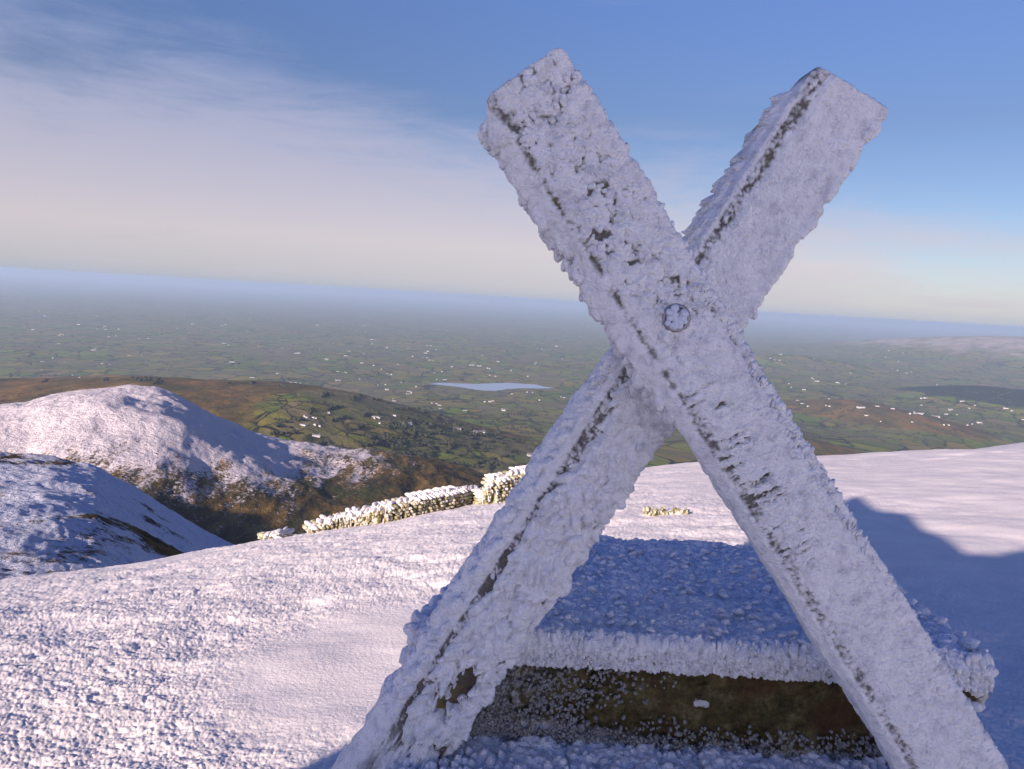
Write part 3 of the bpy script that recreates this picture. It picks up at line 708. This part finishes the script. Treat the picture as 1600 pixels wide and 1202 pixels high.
Pc = cap_fn(); lipr = np.interp(v, [0, .04, .10, .2], [.12, .45, 1, 1.4])+.15*fbm(u*60, v*40, 221, 3)
Vc = (Pc-wl).reshape(-1, 3)
# lip feathers and side lumps
g3 = np.random.default_rng(9); bv_, bf_, ba_ = [Vc], [gridq(rs, cs)[:, [0, 1, 2]], gridq(rs, cs)[:, [0, 2, 3]]], [lipr.ravel()]; off = len(Vc)
def addb(C3, A, B, C_, sub=2, jit=.1, val=1.2, seed=1):
    global off
    V, F = blobs(C3, A, B, C_, sub, jit, seed); bv_.append(V-wl); bf_.append(F+off); ba_.append(np.full(len(V), val)); off += len(V)
def rnd(n, ax, r1, r2, r3, k, seed):
    o = clumps(np.zeros(n), np.zeros(n), np.zeros(n), ax, r1, r2, r3, k, .1, 2, seed); return o[3], o[4], o[5]
n = 900; C3 = np.column_stack([g3.uniform(xl, xr, n), YF-g3.uniform(.0, .022, n), ztop-g3.uniform(-.004, .03, n)]); addb(C3, *rnd(n, (0, -.5, -.8), .017, .007, .007, .3, 51))
n = 5200; C3 = np.column_stack([g3.uniform(xl, xr, n), YF-.012-g3.uniform(.0, .016, n), ztop-g3.uniform(.022, .075, n)]); addb(C3, *rnd(n, (0, -.5, -.6), .007, .005, .0045, .3, 52), val=.7)
f = g3.uniform(-.02, 1, 420); C3 = np.column_stack([xr+(br[0]-xr)*f+g3.uniform(-.06, -.01, 420), YF+(YB-YF)*f, ztop-g3.uniform(-.01, .14, 420)]); addb(C3, *rnd(420, (.4, -.6, .3), .022, .015, .012, .35, 53))
f = g3.uniform(-.02, 1, 420); C3 = np.column_stack([xl+(bl[0]-xl)*f+g3.uniform(-.02, .03, 420), YF+(YB-YF)*f, ztop-g3.uniform(-.01, .14, 420)]); addb(C3, *rnd(420, (-.3, -.5, -.5), .022, .015, .012, .35, 54))
n = 1000; fx = g3.uniform(0, 1, n); fy = g3.uniform(0, 1, n); xx = (xl+(bl[0]-xl)*fy)*(1-fx)+(xr+(br[0]-xr)*fy)*fx
C3 = np.column_stack([xx, YF+(YB-YF)*fy, ztop+g3.uniform(.008, .018, n)]); addb(C3, *rnd(n, (.5, -.5, .3), .012, .006, .005, .35, 55))
mesh('rime_cap', np.vstack(bv_), np.vstack(bf_), RIME, wall, attrs={'rime': np.concatenate(ba_)})
# body (brown mossy face), all four sides down to the ground
zl = atY(1060, 1178, YF)[2]
def body():
    nu = 900; nv = 260
    per = np.array([(xl+.02, YF), (xr-.03, YF), (br[0]-.02, YB), (bl[0]+.02, YB), (xl+.02, YF)]); sl = np.concatenate([[0], np.cumsum(np.linalg.norm(np.diff(per, axis=0), axis=1))])
    fsp = np.concatenate([np.linspace(0, sl[1], 620), np.linspace(sl[1], sl[4], nu-620+1)[1:]])
    x = np.interp(fsp, sl, per[:, 0]); y = np.interp(fsp, sl, per[:, 1])
    zz = np.concatenate([np.linspace(ztop-.004, zl-.08, 200), np.linspace(zl-.08, -.6, 60)[1:]])
    Zg, Xg = np.meshgrid(zz, x, indexing='ij'); _, Yg = np.meshgrid(zz, y, indexing='ij'); _, Fg = np.meshgrid(zz, fsp, indexing='ij')
    h = .020*domes(Fg, Zg*1.2, .11, 230, .5, .95)+.009*domes(Fg, Zg, .024, 231)+.004*domes(Fg, Zg, .010, 233)+.012*fbm(Fg*9, Zg*12, 232, 4)
    cx, cy = (xl+xr)/2, (YF+YB)/2
    dx = Xg-cx; dy = Yg-cy; front = (Fg < sl[1])
    Yg = np.where(front, Yg-h+.022+.03*ss(ztop-.02, ztop-.12, Zg)*0, Yg+np.sign(dy)*h*.4); Xg = np.where(front, Xg, Xg+np.sign(dx)*h)
    rim = np.where(front, ss(zl+.11, zl-.02, Zg)*.75+ss(xl+.75, xl+.2, Xg+.25*(ztop-Zg))*.55, .9)
    # a small round spot of ice
    rim = rim+1.5*np.exp(-(((Xg-atY(1096, 1100, YF)[0])/.020)**4+((Zg-atY(1096, 1100, YF)[2])/.010)**4))
    return np.stack([Xg, Yg, Zg], -1).reshape(-1, 3), gridq(len(zz), len(fsp), False, True), rim
V, Q, rim = body(); mesh('wall_body', V-wl, Q, STONE, wall, attrs={'rime': rim})
# pellets of frost stuck to the face, thick on the left and along the foot
n = 15000; fx = g3.uniform(xl+.03, xr-.05, n); fz = g3.uniform(zl-.02, ztop-.08, n)
pr = .9*ss(xl+.80, xl+.1, fx+.3*(ztop-fz))+.9*ss(zl+.11, zl, fz); kf = g3.random(n) < pr*(.5+.8*fbm(fx*14, fz*14, 260, 3)); fx = fx[kf]; fz = fz[kf]; n = len(fx)
C3 = np.column_stack([fx, YF-.006-g3.uniform(0, .008, n), fz]); a, b, c = rnd(n, (0, -.7, -.3), .0052, .0040, .0036, .4, 59); bv, bf = blobs(C3, a, b, c, 1, .15, 6)
mesh('frost', bv-wl, bf, RIME, wall, attrs={'rime': np.full(len(bv), .30)})
# lower step, thick grains of rime
step = empty('step', ((xl+xr)/2, 1.7, .1), 'lower step at the foot of the brown wall face, buried in coarse blue-shaded rime', 'step')
sl_ = np.array(step.location[:])
u, v = np.meshgrid(np.linspace(0, 1, 520), np.linspace(0, 1, 240), indexing='ij')
x = (xl-.05)+(xr-xl+.1)*u; y = 1.32+(YF+.02-1.32)*np.clip((v-.3)/.7, 0, 1); z = zl-.012-np.clip(.3-v, 0, .3)/.3*1.2
h = .020*domes(x, y, .042, 240, .4, .9)+.011*domes(x, y, .019, 241)+.014*fbm(x*8, y*8, 242, 4)
z = z+h*(v > .28)+.016*ss(YF-.16, YF, y)*(v > .3); y = y-(v <= .28)*h
V = [(np.stack([x, y, z], -1)-sl_).reshape(-1, 3)]; Q = gridq(520, 240); F = [Q[:, [0, 1, 2]], Q[:, [0, 2, 3]]]
n = 2600; C3 = np.column_stack([g3.uniform(xl, xr, n), g3.uniform(1.5, YF, n), zl+g3.uniform(-.008, .016, n)]); a, b, c = rnd(n, (0, -.2, .8), .014, .009, .008, .35, 57); bv, bf = blobs(C3, a, b, c, 2, .12, 5)
V.append(bv-sl_); F.append(bf+len(V[0])); V = np.vstack(V)
mesh('rime', V, np.vstack(F), RIME, step, attrs={'rime': np.full(len(V), 1.2)})
SM = mat_simple('granite', (.16, .15, .14), (.33, .32, .30), 9, .01)
pm('slab', [tuple(np.array(p)-sl_) for p in box(xl-.03, xr+.03, 1.34, YF-.01, zl-.16, zl-.03)], BF, SM, step)

# ---------------------------------------------------------------- far stretches of the dry stone wall
def dry_wall(pts, label, seed):
    """pts: (px, base py, top py)"""
    g = np.random.default_rng(seed); base = [near_hit(x, yb) for x, yb, _ in pts]; H = []
    for (x, yb, yt), p in zip(pts, base):
        d0 = ray(x, yt); H.append(max(.12, (CAM+d0*(math.hypot(p[0], p[1])/math.hypot(d0[0], d0[1])))[2]-p[2]))
    B3 = np.array(base); sl = np.concatenate([[0], np.cumsum(np.linalg.norm(np.diff(B3, axis=0), axis=1))]); tot = sl[-1]
    C3, A, B, C_, snow = [], [], [], [], []; s = 0
    z = 0; row = 0
    S3 = []; SA = []; SB = []; SC = []
    while z < max(H):
        hh = .06; s = g.uniform(0, .08)
        while s < tot:
            w_ = g.uniform(.04, .11); hm = np.interp(s, sl, H)
            if z < hm:
                p = np.array([np.interp(s, sl, B3[:, k]) for k in range(3)]); i = min(len(sl)-2, int(np.searchsorted(sl, s, 'right')-1)); t = B3[i+1]-B3[i]; t[2] = 0; t /= np.linalg.norm(t); nrm = np.array([t[1], -t[0], 0])
                if nrm[1] > 0: nrm = -nrm
                fz = min(1, z/.2)
                for side in (0, 1):
                    q = p+np.array([0, 0, z-.02+.04])+nrm*(.02-side*.28)+t*g.uniform(-.02, .02)
                    is_s = z+hh*.6 > hm or g.random() < .06
                    L_ = (S3, SA, SB, SC) if is_s else (C3, A, B, C_)
                    L_[0].append(q); L_[1].append(t*w_*.52); L_[2].append(nrm*g.uniform(.09, .15)); L_[3].append(np.array([0, 0, hh*g.uniform(.5, .66)]))
            s += w_*g.uniform(.95, 1.3)
        z += hh
    o = empty('dry_stone_wall', tuple(B3[len(B3)//2]), label, 'stone wall'); ol = np.array(o.location[:])
    V, F = blobs(np.array(C3), np.array(A), np.array(B), np.array(C_), 2, .12, seed, .7); mesh('stones', V-ol, F, LICHEN, o)
    # snow cap and rime lodged between the stones
    m = int(tot/.014); ss_ = np.linspace(0, tot, m); Hc = np.interp(ss_, sl, H)
    P = np.stack([np.interp(ss_, sl, B3[:, k]) for k in range(3)], 1); P[:, 2] += Hc-.01; P[:, 1] += .13
    cap = P+g.normal(0, .025, P.shape); nn_ = len(cap); I = np.zeros((nn_, 3))
    A_ = I.copy(); A_[:, 0] = g.uniform(.025, .06, nn_); B_ = I.copy(); B_[:, 1] = g.uniform(.10, .16, nn_); Cc = I.copy(); Cc[:, 2] = g.uniform(.014, .03, nn_)
    if S3: cap = np.vstack([cap, S3]); A_ = np.vstack([A_, np.array(SA)*1.1]); B_ = np.vstack([B_, np.array(SB)*1.15]); Cc = np.vstack([Cc, np.array(SC)*1.1])
    k = int(tot*28); sq = g.uniform(0, tot, k); Pq = np.stack([np.interp(sq, sl, B3[:, j]) for j in range(3)], 1); Pq[:, 2] += g.uniform(0, 1, k)*np.interp(sq, sl, H); Pq[:, 1] -= .09+g.uniform(0, .03, k)
    cap = np.vstack([cap, Pq]); Z3 = np.zeros((k, 3)); a = Z3.copy(); a[:, 0] = .011; b = Z3.copy(); b[:, 1] = .03; c = Z3.copy(); c[:, 2] = g.uniform(.03, .07, k)
    A_ = np.vstack([A_, a]); B_ = np.vstack([B_, b]); Cc = np.vstack([Cc, c])
    V, F = blobs(cap, A_, B_, Cc, 2, .12, seed+1); mesh('snow_cap', V-ol, F, SNOW, o, attrs={'bare': np.zeros(len(V))})
dry_wall([(412, 850, 846), (430, 847, 837), (450, 843, 835)], 'short snow-buried stub of dry stone wall, leftmost of the wall pieces', 3)
dry_wall([(483, 838, 826), (520, 831, 812), (560, 823, 801), (600, 816, 793), (640, 808, 783), (700, 796, 770), (742, 787, 765), (757, 787, 776)], 'long low dry stone wall with yellow lichen stones along the slope crest', 4)
dry_wall([(756, 788, 768), (768, 786, 752), (800, 780, 742), (860, 768, 730)], 'taller piece of dry stone wall touching the left post', 5)
# lichen rocks showing through the snow beyond the wall end
g4 = np.random.default_rng(12)
c0 = near_hit(1040, 806); rk = empty('lichen_rock', tuple(c0), 'low row of yellow lichen stones poking out of the sunlit snow behind the posts', 'rock')
n = 90; C3 = np.column_stack([g4.uniform(-.30, .32, n), g4.uniform(-.1, .1, n), g4.uniform(.02, .075, n)]); C3[:, 2] += .02*C3[:, 0]
I = np.zeros((n, 3)); A = I.copy(); A[:, 0] = g4.uniform(.012, .03, n); B = I.copy(); B[:, 1] = g4.uniform(.02, .04, n); C_ = I.copy(); C_[:, 2] = g4.uniform(.02, .05, n)
V, F = blobs(C3, A, B, C_, 2, .2, 4); mesh('stones', V, F, LICHEN, rk)

# ---------------------------------------------------------------- unseen tower behind the camera, top outline cut to shape the shade over the stile
def pq(p, q): return ((p+q)/math.sqrt(2)*1.0, (q-p)/math.sqrt(2))
sh = np.array([-SD[0], -SD[1]]); sh /= np.linalg.norm(sh); pe = np.array([sh[1], -sh[0]])
def PQ(p, q): v = pe*p+sh*q; return (v[0], v[1])
TW = mat_simple('tower_granite', (.20, .19, .18), (.42, .41, .40), 6, .03, bs=14)
QF = -6.0; tw = empty('shade_tower', (*PQ(-1, QF-1.5), 0), 'unseen stone summit tower behind the viewer, its top cut to shape the shade on the stile', 'tower'); tl_ = np.array(tw.location[:])
P0, P1 = -3.95, 1.7; te = math.tan(SUN_EL)
EDGE = []
for ex, ey in [(1050, 843), (1290, 765), (1345, 776), (1365, 795), (1420, 800), (1445, 825), (1480, 840), (1510, 866), (1560, 868)]:
    h_ = near_hit(ex, ey); EDGE.append((pe.dot(h_[:2]), sh.dot(h_[:2]), h_[2]))
print('EDGE', [tuple(round(float(t), 2) for t in e_) for e_ in EDGE])
EDGE = [e_ for e_ in EDGE if e_[0] > -3.15]; EDGE.sort(); P0 = -3.17
def tower():
    prof_p = np.array([e_[0] for e_ in EDGE]+[-.46, .4, P1]); tipq = np.array([e_[1]+e_[2]/te for e_ in EDGE]+[10.6, 10.5, 10.4])
    ps = np.linspace(P0, P1, 130); top = (np.interp(ps, prof_p, tipq)-QF)*te+.05*np.round(fbm(ps*3, ps*0, 5, 2)*2)/2
    V = []; F = []
    qs = [QF, QF-2.4]; nz = 40
    rows = []
    for q in qs:
        for k in range(nz):
            for i, p in enumerate(ps):
                z = -1+(top[i]+1)*k/(nz-1); dd = .03*float(vnoise(np.array(p*2.5), np.array(z*4), 8)); v = PQ(p, q+(dd if q == QF else -dd)); V.append((v[0], v[1], z))
    m = len(ps); o2 = nz*m
    for s_ in (0, 1):
        for k in range(nz-1):
            for i in range(m-1):
                a = s_*o2+k*m+i; f = (a, a+1, a+m+1, a+m); F.append(f if s_ else f[::-1])
    for i in range(m-1):
        a = (nz-1)*m+i; F.append((a, o2+a, o2+a+1, a+1))
    for k in range(nz-1):
        for i in (0, m-1):
            a = k*m+i; F.append((a, a+m, o2+a+m, o2+a))
    return np.array(V)-tl_, F
V, F = tower(); pm('tower_walls', V, F, TW, tw)

# ---------------------------------------------------------------- air
hz = bpy.data.materials.new('haze'); hz.use_nodes = True; t_ = hz.node_tree
for nd in list(t_.nodes):
    if nd.type == 'BSDF_PRINCIPLED': t_.nodes.remove(nd)
pv = t_.nodes.new('ShaderNodeVolumePrincipled'); pv.inputs['Density'].default_value = 5.6e-5; pv.inputs['Color'].default_value = (.57, .74, .93, 1); pv.inputs['Anisotropy'].default_value = .1
t_.links.new(pv.outputs[0], t_.nodes['Material Output'].inputs['Volume'])
B_ = 80000
o = pm('haze', box(-B_, B_, -6000, B_, -640, 14), BF, hz); tag(o, 'blue haze lying over the plain', 'haze', kind='stuff')

S.view_settings.view_transform = 'Standard'; S.view_settings.look = 'None'; S.view_settings.exposure = .64; S.view_settings.gamma = 1
S.cycles.volume_bounces = 1; S.cycles.max_bounces = 6
